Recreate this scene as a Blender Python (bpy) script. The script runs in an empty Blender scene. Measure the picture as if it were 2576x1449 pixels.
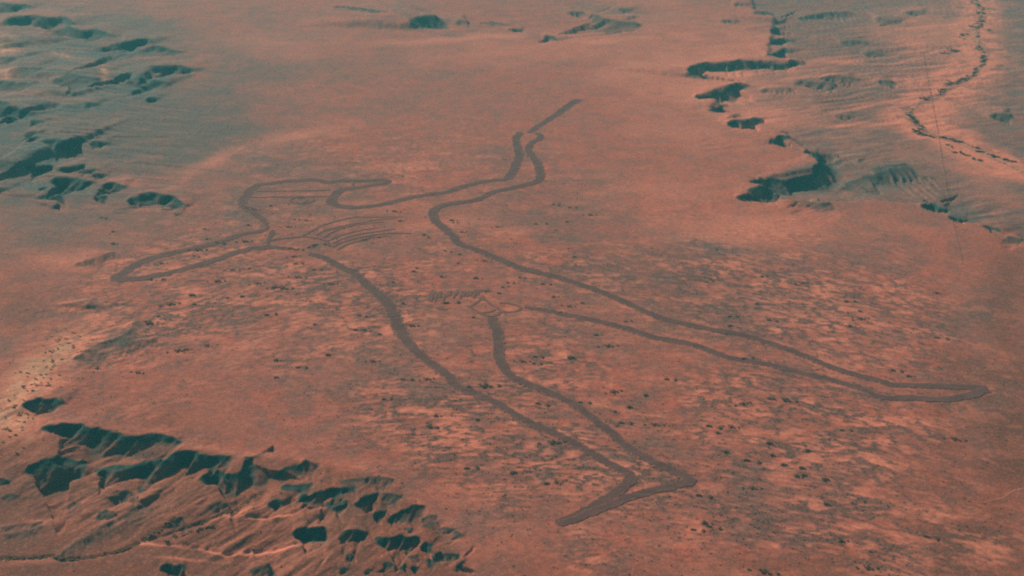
import bpy, math, random
import numpy as np
from mathutils import Vector

random.seed(7)
rng = np.random.default_rng(7)
S = bpy.context.scene
COL = S.collection

# ------------------------------------------------------------------ camera
H, PITCH, F, CX, CY = 1500.0, math.radians(25.0), 2946.0, 1288.0, 724.5   # F etc. in a 2576 px wide frame
cam_d = bpy.data.cameras.new("camera")
cam = bpy.data.objects.new("camera", cam_d)
COL.objects.link(cam)
cam.location = (0, 0, H)
cam.rotation_euler = (math.pi / 2 - PITCH, 0, 0)
cam_d.sensor_width = 36.0
cam_d.lens = 36.0 * F / 2576.0
cam_d.clip_start = 1.0
cam_d.clip_end = 200000.0
S.camera = cam

# ------------------------------------------------------------------ sky, sun, exposure
SUN_EL = math.radians(24.0)
SUN_DIR = Vector((-0.62 * math.cos(SUN_EL), 0.785 * math.cos(SUN_EL), math.sin(SUN_EL))).normalized()
W = bpy.data.worlds.new("World")
S.world = W
W.use_nodes = True
nt = W.node_tree
sky = nt.nodes.new("ShaderNodeTexSky")
sky.sky_type = 'NISHITA'
sky.sun_disc = False
sky.sun_elevation = SUN_EL
sky.sun_rotation = math.atan2(SUN_DIR.x, SUN_DIR.y) % (2 * math.pi)
bg = nt.nodes["Background"]
bg.inputs["Strength"].default_value = 0.05
nt.links.new(sky.outputs[0], bg.inputs["Color"])
sl = bpy.data.lights.new("sun", 'SUN')
sl.energy = 5.0
sl.angle = math.radians(0.5)
sl.color = (1.0, 0.74, 0.57)
so = bpy.data.objects.new("sun", sl)
so.rotation_euler = SUN_DIR.to_track_quat('Z', 'Y').to_euler()
so.location = (0, 0, 1400)
COL.objects.link(so)
S.view_settings.view_transform = 'Standard'
S.view_settings.look = 'None'
S.view_settings.exposure = 0.22
S.view_settings.gamma = 1.0
S.render.engine = 'CYCLES'
S.cycles.use_denoising = False
S.cycles.max_bounces = 4
S.cycles.volume_bounces = 1
S.cycles.filter_width = 2.2

HAZE_DENSITY = 3.4e-5
HAZE_COLOR = (0.15, 0.80, 0.90, 1)

# ------------------------------------------------------------------ projection helpers
CP, SP = math.cos(PITCH), math.sin(PITCH)

def ground(x, y, z=0.0):
    """photo position (2576 x 1449 frame) -> world point on the level z"""
    u = (np.asarray(x, float) - CX) / F
    v = (CY - np.asarray(y, float)) / F
    dy = CP + v * SP
    dz = -SP + v * CP
    t = (z - H) / dz
    return np.stack([u * t, dy * t], -1)

def ppm(y):
    """pixels per metre at a photo row"""
    v = (CY - y) / F
    return F * (SP - v * CP) / H

def photo(P):
    """world ground points -> photo position, for choosing where plants grow"""
    x, y = P[..., 0], P[..., 1]
    depth = y * CP + H * SP
    up = y * SP - H * CP
    return np.stack([CX + F * x / depth, CY - F * up / depth], -1)

def tile(pts, col, row):
    """tracing tiles: 3 x 3 enlargements of the frame"""
    return [(p[0] / 3.0 + col * 858.7, p[1] / 3.0 + row * 483.0) for p in pts]

def head_tile(pts):
    return [(563.5 + p[0] / 5.333, 402.5 + p[1] / 5.333) for p in pts]

# ------------------------------------------------------------------ noise
def _hash(ix, iy, seed):
    n = (ix.astype(np.int64) * 374761393 + iy.astype(np.int64) * 668265263 + seed * 974634) & 0x7fffffff
    n = ((n ^ (n >> 13)) * 1274126177) & 0x7fffffff
    n = n ^ (n >> 16)
    return (n & 0xffff) / 65535.0

def vnoise(x, y, seed=0):
    ix, iy = np.floor(x), np.floor(y)
    fx, fy = x - ix, y - iy
    ix, iy = ix.astype(np.int64), iy.astype(np.int64)
    fx = fx * fx * fx * (fx * (fx * 6 - 15) + 10)
    fy = fy * fy * fy * (fy * (fy * 6 - 15) + 10)
    a, b = _hash(ix, iy, seed), _hash(ix + 1, iy, seed)
    c, d = _hash(ix, iy + 1, seed), _hash(ix + 1, iy + 1, seed)
    return (a + (b - a) * fx) * (1 - fy) + (c + (d - c) * fx) * fy

def fbm(x, y, seed=0, octaves=4, gain=0.5):
    t, a, s = 0.0, 1.0, 0.0
    for o in range(octaves):
        t = t + a * vnoise(x * 2 ** o + 17.3 * o, y * 2 ** o - 9.1 * o, seed + o * 31)
        s += a
        a *= gain
    return t / s

def sstep(a, b, x):
    t = np.clip((x - a) / (b - a), 0, 1)
    return t * t * (3 - 2 * t)

# ------------------------------------------------------------------ cover masks (what grows or lies where)
def blobs(x, y, L, seed):
    q = photo(np.stack([x, y], -1))
    n = fbm(x / 160, y / 160, seed, 3) - .5
    n2 = fbm(x / 160 + 50, y / 160 - 20, seed + 1, 3) - .5
    out = np.zeros_like(x)
    for (cx, cy, rx, ry, a, s) in L:
        ca, sa = math.cos(math.radians(a)), math.sin(math.radians(a))
        dx, dy = q[..., 0] - cx, q[..., 1] - cy
        u = (dx * ca + dy * sa) / rx + 1.3 * n
        v = (-dx * sa + dy * ca) / ry + 1.3 * n2
        out = np.maximum(out, s * np.exp(-1.2 * (u * u + v * v)))
    return out

HILLS = [(420,1290,480,150,20,.9), (950,1390,220,70,20,.6), (2250,180,420,200,0,1), (2450,500,160,50,20,.6), (170,230,330,260,20,1), (230,480,220,60,20,.7), (1450,40,260,40,0,.4), (1030,50,160,40,0,.5)]

BAND = [(800,760,520,170,0,.9), (1150,1050,330,220,10,1), (1500,1150,380,230,10,1), (2000,760,420,160,15,1), (2100,1080,420,230,15,1), (1950,1330,420,130,5,.8), (430,800,360,170,-20,1), (250,760,220,60,-10,.7),
        (1000,430,420,100,0,.45), (1500,700,300,140,15,.75), (1300,480,250,80,0,.35), (2350,1300,240,160,5,.7), (1350,900,220,120,0,.8), (700,560,280,90,0,.5)]

def band_noise(x, y):
    """vegetation bands: arcs bending across the plain"""
    u = y + .000225 * x * x
    wob = 26 * (fbm(x / 120, y / 120, 61, 2) - .5)
    a = 1 - np.abs(2 * fbm(x / 44, (u + wob) / 19, 162, 3) - 1)          # thin branching bands
    b = fbm(x / 17, (u + wob) / 9, 64, 3)
    return .5 * a ** 1.5 + .5 * b, fbm(x / 120, (u + 2 * wob) / 40, 66, 3)

# ------------------------------------------------------------------ scarps: crest line (drop on its right), face height in photo px
SC = []
def sc(pts, t, col, row, soft=0.0):
    SC.append((tile(pts, col, row), t / 3.0, soft))

# lower left escarpment
sc([(150,152),(230,120),(320,98),(410,118),(500,155)], 95, 0, 2)
sc([(280,372),(330,330),(400,312),(490,305),(570,318),(640,320),(700,322),(755,345),(820,352),(880,355),(960,368),(1060,376),(1180,390),(1320,398),(1440,428)], 118, 0, 2)
sc([(140,625),(220,592),(310,578),(400,560),(470,535),(560,525),(640,522),(700,520)], 165, 0, 2)
sc([(660,625),(720,600),(800,598),(900,600),(1000,594),(1080,580),(1160,560),(1240,548),(1320,524),(1440,520),(1540,528),(1640,532),(1790,530)], 112, 0, 2)
sc([(1495,725),(1560,685),(1660,655),(1730,662),(1800,660),(1850,645),(1880,600),(1895,550),(1925,530),(1945,552)], 112, 0, 2)
sc([(2040,670),(2120,635),(2200,610),(2260,590),(2340,548)], 65, 0, 2)
sc([(2120,755),(2200,742),(2290,738),(2380,735)], 62, 0, 2)
sc([(2250,802),(2350,800),(2450,800),(2600,788)], 80, 0, 2)
sc([(2020,885),(2060,862),(2100,865),(2150,885)], 85, 0, 2)
sc([(2440,895),(2480,878),(2600,868)], 70, 0, 2)
sc([(2190,1115),(2250,1088),(2310,1080),(2400,1085),(2480,1072)], 100, 0, 2)
sc([(1190,1400),(1260,1375),(1330,1375),(1360,1352),(1415,1348)], 62, 0, 2)
sc([(-60,712),(30,706),(110,722)], 45, 0, 2)
sc([(820,860),(870,820),(960,765)], 55, 0, 2, .4)
sc([(1000,752),(1040,735),(1100,742)], 55, 0, 2, .3)
sc([(700,1020),(750,965),(820,930)], 45, 0, 2, .3)
sc([(380,690),(420,678),(460,690)], 34, 0, 2, .3)
sc([(1240,1075),(1310,1035),(1380,1010)], 30, 0, 2, .5)
sc([(1870,1390),(1960,1370),(2020,1345)], 55, 0, 2, .4)
sc([(400,1300),(560,1190),(700,1110),(900,1010),(1090,880)], 26, 0, 2, .75)
sc([(0,1060),(160,1040),(330,1050)], 22, 0, 2, .6)
sc([(1560,920),(1640,890),(1700,880)], 24, 0, 2, .6)
sc([(0,860),(60,830),(130,850)], 40, 0, 2, .4)
sc([(500,930),(560,900),(640,905)], 26, 0, 2, .5)
sc([(0,1130),(140,1100),(330,1080)], 18, 0, 2, .7)
sc([(-30,732),(100,715),(250,690),(420,705)], 30, 1, 2, .5)
sc([(-40,800),(20,782),(80,765)], 50, 1, 2)
sc([(50,900),(110,865),(160,835),(215,828),(270,832)], 90, 1, 2)
sc([(270,830),(350,832),(460,850)], 32, 1, 2, .5)
sc([(230,978),(280,958),(330,952)], 52, 1, 2)
sc([(340,990),(400,975),(450,968),(500,945),(545,922),(590,914),(645,912)], 52, 1, 2)
sc([(470,1060),(510,1042),(570,1040)], 45, 1, 2, .3)
sc([(600,1015),(640,998),(700,982)], 24, 1, 2, .3)
sc([(630,1058),(680,1035),(725,1025)], 30, 1, 2, .3)
sc([(700,1078),(770,1086),(840,1102),(930,1140)], 27, 1, 2, .3)
sc([(-20,1092),(60,1095),(140,1085),(230,1090)], 68, 1, 2)
sc([(260,1175),(310,1152),(360,1145),(430,1150),(480,1148),(530,1150),(620,1142)], 80, 1, 2)
sc([(570,1235),(630,1212),(720,1203)], 58, 1, 2)
sc([(680,1290),(730,1260),(785,1243)], 52, 1, 2)
sc([(780,1278),(840,1270),(910,1268)], 36, 1, 2)
sc([(880,1385),(905,1345),(920,1312),(950,1320)], 50, 1, 2)
sc([(490,1312),(530,1300),(590,1298)], 32, 1, 2)
sc([(640,1330),(690,1310),(760,1318)], 34, 1, 2, .2)
sc([(20,1285),(70,1270),(115,1272)], 42, 1, 2)
sc([(310,1335),(345,1330),(395,1375)], 42, 1, 2)
sc([(410,1400),(440,1372),(480,1368)], 72, 1, 2)
sc([(490,1395),(530,1372),(580,1378)], 40, 1, 2)
sc([(170,1400),(210,1385),(250,1395)], 34, 1, 2)
sc([(-30,1385),(20,1372),(60,1385)], 34, 1, 2)
# upper right escarpment
sc([(668,148),(700,132),(760,140)], 75, 2, 0)
sc([(655,238),(690,196),(730,188),(770,198)], 48, 2, 0)
sc([(645,318),(690,292),(740,274),(790,278),(840,298)], 44, 2, 0)
sc([(628,410),(680,378),(740,350),(790,346),(850,372)], 60, 2, 0)
sc([(20,552),(36,520),(70,500),(130,474),(220,474),(300,472),(370,458),(440,452),(540,455),(640,462),(740,464),(820,455),(880,450),(920,468)], 42, 2, 0)
sc([(18,560),(40,515),(75,500),(120,490)], 80, 2, 0, .2)
sc([(70,728),(140,712),(210,698),(280,675),(340,648),(410,622),(500,640)], 50, 2, 0)
sc([(180,826),(225,795),(250,762),(300,765),(340,775)], 58, 2, 0)
sc([(310,932),(380,910),(450,900),(520,878),(610,900)], 62, 2, 0)
sc([(645,1075),(680,1035),(720,1012),(780,1012),(850,1035)], 68, 2, 0)
sc([(480,1328),(580,1328),(700,1330),(790,1325),(860,1308),(950,1288),(1000,1262),(1016,1230),(1000,1190),(960,1160),(915,1135)], 78, 2, 0)
sc([(900,1135),(960,1128),(1030,1140)], 40, 2, 0)
sc([(480,1438),(530,1412),(590,1400),(650,1385),(720,1392)], 62, 2, 0)
sc([(1180,1360),(1280,1320),(1360,1290),(1450,1278),(1560,1262),(1720,1225)], 46, 2, 0, .45)
sc([(1380,1250),(1480,1235),(1600,1218),(1700,1205)], 36, 2, 0, .6)
sc([(390,35),(480,12),(600,-10),(720,-30)], 40, 2, 1)
sc([(870,32),(920,48),(970,58),(1040,72),(1120,66)], 30, 2, 1, .3)
sc([(1795,102),(1840,78),(1885,62),(1930,82),(2030,98)], 58, 2, 1)
sc([(2005,182),(2060,172),(2120,172),(2180,182)], 52, 2, 1)
sc([(2265,252),(2310,232),(2360,232),(2440,292)], 58, 2, 1)
sc([(2430,320),(2480,330),(2580,348)], 32, 2, 1, .3)
sc([(1020,572),(1120,556),(1230,560),(1360,580)], 30, 2, 0, .5)
sc([(840,610),(870,585),(1000,598),(1180,612)], 30, 2, 0, .6)
sc([(1460,604),(1530,588),(1610,590)], 34, 2, 0, .5)
sc([(2290,845),(2380,832),(2520,850)], 42, 2, 0, .35)
sc([(1440,120),(1520,118),(1640,140)], 40, 2, 0, .6)
sc([(500,95),(570,72),(660,62)], 32, 2, 0, .4)
sc([(840,112),(960,100),(1110,78),(1260,66)], 24, 2, 0, .4)
sc([(270,155),(330,145),(450,152)], 20, 2, 0, .5)
sc([(1180,300),(1300,290),(1420,300)], 26, 2, 0, .6)
sc([(1340,380),(1450,375),(1540,385)], 22, 2, 0, .6)
sc([(1660,75),(1760,68),(1840,80)], 26, 2, 0, .5)
sc([(370,20),(430,18),(490,32)], 26, 2, 0, .4)
sc([(1140,860),(1220,850),(1300,862)], 18, 2, 0, .5)
sc([(1310,1190),(1340,1178),(1380,1186)], 26, 2, 0, .4)
sc([(560,655),(680,648),(820,640)], 18, 2, 0, .7)
# far top middle
sc([(-40,40),(60,48),(150,64),(250,92),(390,118)], 26, 1, 0)
sc([(480,175),(482,130),(530,112),(600,108),(680,104),(780,98)], 120, 1, 0, .25)
sc([(1270,224),(1310,212),(1390,214)], 34, 1, 0)
sc([(1510,265),(1560,262),(1600,268),(1650,295)], 52, 1, 0)
sc([(840,165),(900,152),(970,152)], 34, 1, 0, .6)
sc([(1110,152),(1200,170),(1310,190)], 18, 1, 0, .4)
sc([(1700,98),(1770,85),(1840,80)], 32, 1, 0, .3)
sc([(1830,120),(1880,98),(1930,104),(1990,140),(2100,158),(2280,172)], 56, 1, 0, .35)
sc([(2080,72),(2120,66),(2180,76)], 28, 1, 0, .3)
sc([(2040,222),(2080,212),(2120,216)], 22, 1, 0, .3)
# upper left ranges
sc([(-60,16),(40,14),(110,26),(170,30),(250,45)], 52, 0, 0)
sc([(10,180),(60,140),(120,122),(240,118),(300,124),(400,128),(500,126),(570,178)], 62, 0, 0)
sc([(500,180),(580,215),(650,222),(720,212),(800,240),(850,270)], 52, 0, 0)
sc([(820,312),(900,318),(980,308),(1060,292),(1120,290),(1180,312)], 58, 0, 0)
sc([(1140,332),(1210,340),(1280,368),(1400,388)], 36, 0, 0)
sc([(1100,498),(1180,494),(1250,488),(1340,496),(1420,510),(1490,532)], 50, 0, 0)
sc([(350,600),(440,580),(510,545),(600,560),(680,575),(800,582)], 62, 0, 0, .45)
sc([(-40,602),(60,615),(150,622),(280,626)], 30, 0, 0, .3)
sc([(520,712),(545,678),(580,668),(620,690)], 80, 0, 0)
sc([(605,808),(640,780),(680,770),(730,782)], 54, 0, 0)
sc([(450,640),(500,632),(550,642)], 32, 0, 0)
sc([(1080,738),(1150,730),(1220,738)], 32, 0, 0)
sc([(1120,600),(1200,605),(1300,622)], 42, 0, 0, .3)
sc([(920,600),(1000,580),(1100,582)], 50, 0, 0, .6)
sc([(-60,735),(20,755),(90,790),(160,812),(220,842),(300,858)], 66, 0, 0)
sc([(20,890),(70,872),(140,905)], 60, 0, 0)
sc([(220,912),(270,902),(330,918)], 40, 0, 0)
sc([(170,988),(260,980),(380,996)], 38, 0, 0)
sc([(190,1062),(260,1052),(340,1062)], 44, 0, 0)
sc([(300,1104),(370,1085),(430,1086),(540,1070),(620,1050),(660,1056)], 54, 0, 0)
sc([(650,1078),(720,1068),(820,1080)], 36, 0, 0)
sc([(-60,1196),(60,1192),(200,1212)], 110, 0, 0, .6)
sc([(180,1264),(260,1248),(330,1250),(420,1246)], 44, 0, 0)
sc([(420,1282),(480,1258),(560,1244),(660,1240)], 52, 0, 0)
sc([(590,1286),(660,1278),(750,1286)], 36, 0, 0)
sc([(690,1318),(760,1312),(820,1318)], 26, 0, 0)
sc([(360,1352),(430,1338),(520,1340),(620,1352),(720,1368)], 72, 0, 0)
sc([(750,1388),(830,1384),(960,1402)], 44, 0, 0)
sc([(260,1424),(310,1412),(360,1424)], 42, 0, 0)
sc([(-40,1420),(20,1408),(80,1420)], 50, 0, 0)
sc([(300,40),(340,15),(400,5),(480,-6)], 84, 0, 1)
sc([(370,112),(410,96),(450,92)], 52, 0, 1)
sc([(710,44),(760,28),(830,24)], 55, 0, 1)
sc([(920,62),(1000,45),(1070,28),(1100,10),(1170,0)], 44, 0, 1)
sc([(1090,-18),(1160,-4),(1240,14),(1300,40),(1340,66),(1390,112)], 48, 0, 1)
sc([(1290,160),(1315,150),(1345,160)], 28, 0, 1)
sc([(0,0),(40,262),(110,300)], 0, 0, 0) if False else None
sc([(0,262),(60,280),(140,330)], 44, 0, 0, .6)
sc([(-20,430),(40,425),(100,440)], 40, 0, 0, .5)
sc([(20,520),(200,500),(360,505)], 40, 0, 0, .8)
# small rises among the scrub (left and right of the figure)
sc([(560,540),(700,490),(880,440)], 26, 0, 1, .8)
sc([(660,860),(690,800),(730,790)], 40, 0, 1, .7)
sc([(860,1160),(940,1110),(970,1040),(1010,960)], 30, 0, 1, .6)
sc([(560,1260),(700,1160),(860,1100),(960,1060)], 32, 0, 1, .7)
sc([(700,1220),(880,1180),(1060,1120),(1180,1080)], 26, 0, 1, .7)

UPF = .3          # share of a scarp that stands above the plain; the rest drops below it
SEGS = []
for pts, t, soft in SC:
    ym = float(np.mean([p[1] for p in pts]))
    k = ppm(ym)
    xm = float(np.mean([p[0] for p in pts]))
    h = (t / k) / (1.4 if ym > 540 else (.92 if xm < 520 else 1.12))
    P = ground([p[0] for p in pts], [p[1] for p in pts], h * (UPF + .75 * soft * (1 - UPF)))
    SEGS.append((P, h, soft))

def lean(x, y):
    """axes along and across the spurs, which lean differently in each stretch of broken country"""
    a = np.where((x < 200) & (y < 3400), .90, np.where(x > 0, .38, -.30))
    return x * np.cos(a) + y * np.sin(a), -x * np.sin(a) + y * np.cos(a)

BASIN_R = [(1880,-60),(1890,25),(1942,45),(1937,78),(1930,105),(1926,136),(2015,152),(1940,153),(1850,156),(1770,160),(1726,178),(1730,192),(1800,203),(1875,210),(1840,214),(1790,230),(1742,243),(1800,248),(1778,272),(1800,280),(1845,284),(1820,309),(1905,296),(1860,324),(1965,328),(1932,357),(1968,338),(2020,376),(2054,400),(2056,414),(2036,428),(1960,442),(1876,444),(1900,455),(1935,468),(1870,488),(1846,497),(1900,503),(2000,506),(2060,512),(2200,505),(2320,516),(2390,546),(2480,572),(2576,600),(2680,640),(2680,-60)]
BASIN_U = [(-80,-60),(-80,8),(80,18),(20,50),(170,45),(200,72),(270,78),(290,100),(390,97),(465,130),(380,140),(490,178),(440,212),(430,250),(300,275),(150,300),(110,330),(270,357),(220,380),(190,412),(320,452),(400,470),(450,505),(462,530),(300,530),(120,530),(-80,545)]
BASIN_L = [(-80,1015),(60,1003),(165,1022),(70,1075),(95,1090),(160,1068),(330,1085),(470,1112),(560,1130),(620,1140),(780,1150),(850,1165),(990,1195),(1070,1270),(1130,1320),(1190,1400),(1190,1500),(-80,1500)]

def inside(x, y, poly, soft_in, jag):
    """0..1 : how far inside an outline (given in photo positions) a ground point is; soft over soft_in metres"""
    P = ground([p[0] for p in poly], [p[1] for p in poly])
    jx = x + jag * (fbm(x / (jag * 3), y / (jag * 3), 101, 3) - .5) * 2
    jy = y + jag * (fbm(x / (jag * 3), y / (jag * 3), 102, 3) - .5) * 2
    out = np.zeros_like(x)
    lo, hi = P.min(0) - 50, P.max(0) + 50
    sel = np.nonzero((x > lo[0]) & (x < hi[0]) & (y > lo[1]) & (y < hi[1]))[0]
    px, py = jx[sel], jy[sel]
    ins = np.zeros(len(sel), bool)
    d2 = np.full(len(sel), 1e12)
    for j in range(len(P)):
        a, b = P[j - 1], P[j]
        c = ((a[1] > py) != (b[1] > py)) & (px < (b[0] - a[0]) * (py - a[1]) / (b[1] - a[1] + 1e-9) + a[0])
        ins ^= c
        e = b - a
        t = np.clip(((px - a[0]) * e[0] + (py - a[1]) * e[1]) / (e @ e + 1e-9), 0, 1)
        d2 = np.minimum(d2, (px - a[0] - t * e[0]) ** 2 + (py - a[1] - t * e[1]) ** 2)
    out[sel] = np.where(ins, sstep(0, soft_in, np.sqrt(d2)), 0)
    return out

CREEK_L = [tile([(1995,785),(1900,830),(1840,880),(1780,920),(1720,965),(1640,1005),(1540,1048),(1400,1088),(1300,1118),(1230,1152),(1140,1170),(1060,1195),(970,1235),(850,1275),(700,1302),(570,1322),(450,1325),(380,1305),(200,1315),(-60,1310)], 0, 2),
           tile([(2576,862),(2400,910),(2260,950),(2150,985),(2050,1000),(1960,990),(1870,992)], 0, 2),
           tile([(1130,1180),(1230,1208),(1350,1215),(1500,1250),(1700,1280),(1950,1275),(2150,1235),(2280,1190)], 0, 2)]
CREEK_R = [tile([(2190,-40),(2230,30),(2262,90),(2252,150),(2200,205),(2215,262),(2225,330),(2290,385),(2275,450),(2190,550),(2090,610),(1985,670),(1900,722),(1812,745),(1730,805),(1705,850),(1755,905),(1815,950),(1960,1010),(2090,1060),(2200,1110),(2300,1150),(2420,1200),(2600,1275)], 2, 0)]

def near_lines(x, y, lines, jag):
    """distance in metres to the nearest of some lines on the ground"""
    jx = x + jag * (fbm(x / (jag * 4), y / (jag * 4), 111, 3) - .5) * 2
    jy = y + jag * (fbm(x / (jag * 4), y / (jag * 4), 112, 3) - .5) * 2
    d2 = np.full(len(x), 1e12)
    for L in lines:
        P = ground([p[0] for p in L], [p[1] for p in L])
        lo, hi = P.min(0) - 300, P.max(0) + 300
        sel = np.nonzero((x > lo[0]) & (x < hi[0]) & (y > lo[1]) & (y < hi[1]))[0]
        for a, b in zip(P[:-1], P[1:]):
            e = b - a
            t = np.clip(((jx[sel] - a[0]) * e[0] + (jy[sel] - a[1]) * e[1]) / (e @ e + 1e-9), 0, 1)
            d2[sel] = np.minimum(d2[sel], (jx[sel] - a[0] - t * e[0]) ** 2 + (jy[sel] - a[1] - t * e[1]) ** 2)
    return np.sqrt(d2)

def terrain(x, y):
    """height, mask of the shade painted on the escarpments; x, y flat arrays"""
    z = 1.6 * (fbm(x / 420, y / 420, 3, 3) - .5) + .9 * (fbm(x / 45, y / 60, 5, 3) - .5)
    ridge = np.zeros_like(x)
    scarp_shade = np.zeros_like(x)
    sink = np.zeros_like(x)
    rough = fbm(x / 16, y / 16, 13, 3)
    wx = x + 26 * (fbm(x / 70, y / 70, 11, 3) - .5)
    wy = y + 26 * (fbm(x / 70, y / 70, 12, 3) - .5)
    for i, (P, h, soft) in enumerate(SEGS):
        back = (7 + 10 * soft) * h
        w = h * (1.55 + 5.0 * soft)
        m = back * 1.5 + w * 2 + 30
        sel = np.nonzero((x > P[:, 0].min() - m) & (x < P[:, 0].max() + m) & (y > P[:, 1].min() - m) & (y < P[:, 1].max() + m))[0]
        if len(sel) == 0:
            continue
        px, py = wx[sel], wy[sel]
        best = np.full(len(sel), 1e12)
        sd = np.zeros(len(sel)); ss = np.zeros(len(sel))
        L = 0.0
        for j in range(len(P) - 1):
            a, b = P[j], P[j + 1]
            e = b - a
            l = math.hypot(*e) + 1e-6
            ex, ey = e / l
            rx, ry = px - a[0], py - a[1]
            t = np.clip(rx * ex + ry * ey, 0, l)
            dx, dy = rx - ex * t, ry - ey * t
            d2 = dx * dx + dy * dy
            side = -(ex * ry - ey * rx)            # >0 : right of travel
            u = d2 < best
            best = np.where(u, d2, best)
            sd = np.where(u, np.where(side >= 0, 1.0, -1.0) * np.sqrt(d2), sd)
            ss = np.where(u, L + t, ss)
            L += l
        tp = min(0.16 * L, 1.1 * h + 6)
        taper = sstep(0, tp, ss) * sstep(0, tp, L - ss)
        # gullies run down the face, leaning to the left
        ch = P[-1] - P[0]
        ch = ch / (np.hypot(*ch) + 1e-6)
        al = (px - P[0, 0]) * ch[0] + (py - P[0, 1]) * ch[1]
        g = al + 0.55 * (-(py - P[0, 1]) * ch[0] + (px - P[0, 0]) * ch[1])
        lam = max(9.0, 1.7 * h)
        n1 = vnoise(g / lam, g * 0 + i * 7.7, 40)
        n2 = vnoise(g / (lam * .42), g * 0 + i * 3.1, 41)
        spur = (1 - np.abs(2 * n1 - 1)) ** 2
        ww = w * (0.62 + 1.25 * spur + .35 * n2)
        big = fbm(al / (5 * h + 25), al * 0 + i * 1.3, 42, 2)
        hh = h * (0.72 + 0.5 * big) * taper
        d = sd + h * .9 * (n1 - .5) + h * .35 * (n2 - .5) + .5 * h * (rough[sel] - .5)
        tt = np.clip(d / np.maximum(ww, 1e-3), 0, 1)
        face = (1 - tt) ** 1.25
        ends = .10 + .90 * sstep(0, min(.45 * L, back), np.minimum(ss, L - ss))
        bk = np.clip(-d / (back * ends), 0, 1)
        bkp = 1 - sstep(0, 1, bk)
        rec = 1 - sstep(0, 1, (d - ww) / (back * ends))
        t2 = sstep(0, .45 * L, ss) * sstep(0, .45 * L, L - ss)
        up = UPF + .75 * soft * (1 - UPF)
        m1, m2 = np.clip(-d / (2.5 * h), 0, 1), np.clip((d - ww) / (.7 * h), 0, 1)
        r = hh * up * np.where(d > 0, face, bkp * (1 - m1 * (1 - t2)))
        lo = np.where(d > 0, -hh * (1 - up) * (1 - face) * rec * (1 - m2 * (1 - t2)), 0)
        ridge[sel] = np.maximum(ridge[sel], r)
        sink[sel] = np.minimum(sink[sel], lo)
        shd = (1 - .85 * spur * sstep(.1, .5, d / ww)) * sstep(-.06, .05, d / ww) * (1 - sstep(.9, 1.5, d / ww)) * sstep(.12, .5, taper) * (1 - .8 * soft)  # shade painted on the face and over its shadow zone, less on spurs
        scarp_shade[sel] = np.maximum(scarp_shade[sel], shd)
    bm = np.clip(blobs(x, y, BAND, 25), 0, 1)
    b1, b2 = band_noise(x, y)
    z = z + bm * (2.6 * (b1 - .5) + 1.2 * (b2 - .5))
    # broken low country round the escarpments: worn spurs and gullies
    hil = np.clip(blobs(x, y, HILLS, 29), 0, 1)
    p, q = lean(x, y)
    rel = 1 - np.abs(2 * fbm(p / 240, q / 55, 81, 5) - 1)
    rel2 = 1 - np.abs(2 * fbm(p / 120, q / 30, 83, 4) - 1)
    z = z + hil * (13 * (rel - .7) + 5.5 * (rel2 - .7))
    z = z - 11 * inside(x, y, BASIN_R, 34, 14)
    z = z - 2.6 * (1 - sstep(2, 9, near_lines(x, y, CREEK_L, 6)))
    return z + ridge + sink, scarp_shade, ridge - sink

SAND = [(225,845,75,38,-35,1), (150,890,70,50,-30,1), (80,960,110,55,-40,1), (30,1060,60,50,0,1),
        (560,395,110,16,-20,.7), (470,440,50,14,-40,.4), (760,340,120,18,-12,.6), (860,820,55,16,10,.9), (760,770,60,12,0,.8), (880,870,50,14,0,.7),
        (640,860,90,16,-20,.6), (330,690,130,14,-10,.55), (160,660,110,30,0,.6),
        (1900,570,260,40,0,.75), (1600,180,120,80,30,.55), (1180,95,190,12,-4,.8), (1480,105,160,10,-3,.8), (1850,120,130,60,0,.6), (1700,330,160,50,20,.4),
        (2400,170,80,150,20,.65), (2330,90,90,60,0,.7), (2370,310,80,26,18,.95), (2480,390,110,16,28,.9), (2440,110,25,60,0,.6), (2100,150,130,10,-3,.5), (2050,190,160,8,-5,.5), (2200,255,120,9,-8,.5), (2080,310,150,8,0,.6), (2250,70,100,20,0,.5),
        (1300,885,70,8,0,.8), (1600,775,110,14,20,.35), (2060,745,55,20,20,.9), (1260,580,70,12,0,.6), (990,420,140,14,-5,.6), (900,520,50,12,0,.7), (1100,565,120,12,-5,.5),
        (1900,1110,40,14,25,.9), (2040,1160,70,12,12,.5), (1760,1085,50,12,20,.5), (2300,1280,120,30,0,.4),(1120,740,60,10,0,.45), (960,900,60,8,10,.5),
        (500,1130,180,8,4,.4), (400,1370,60,5,0,.8), (620,1280,60,5,-28,.8), (650,1300,60,4,0,.7), (480,1410,90,4,5,.6), (120,1410,120,8,-5,.4), (60,1320,80,10,-10,.4),
        (15,120,35,30,40,1), (15,185,50,14,20,.9), (150,145,90,6,15,.7), (265,195,12,22,0,.9), (100,235,140,16,5,.4), (700,110,160,40,0,.35), (330,460,40,14,0,.4)]
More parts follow.
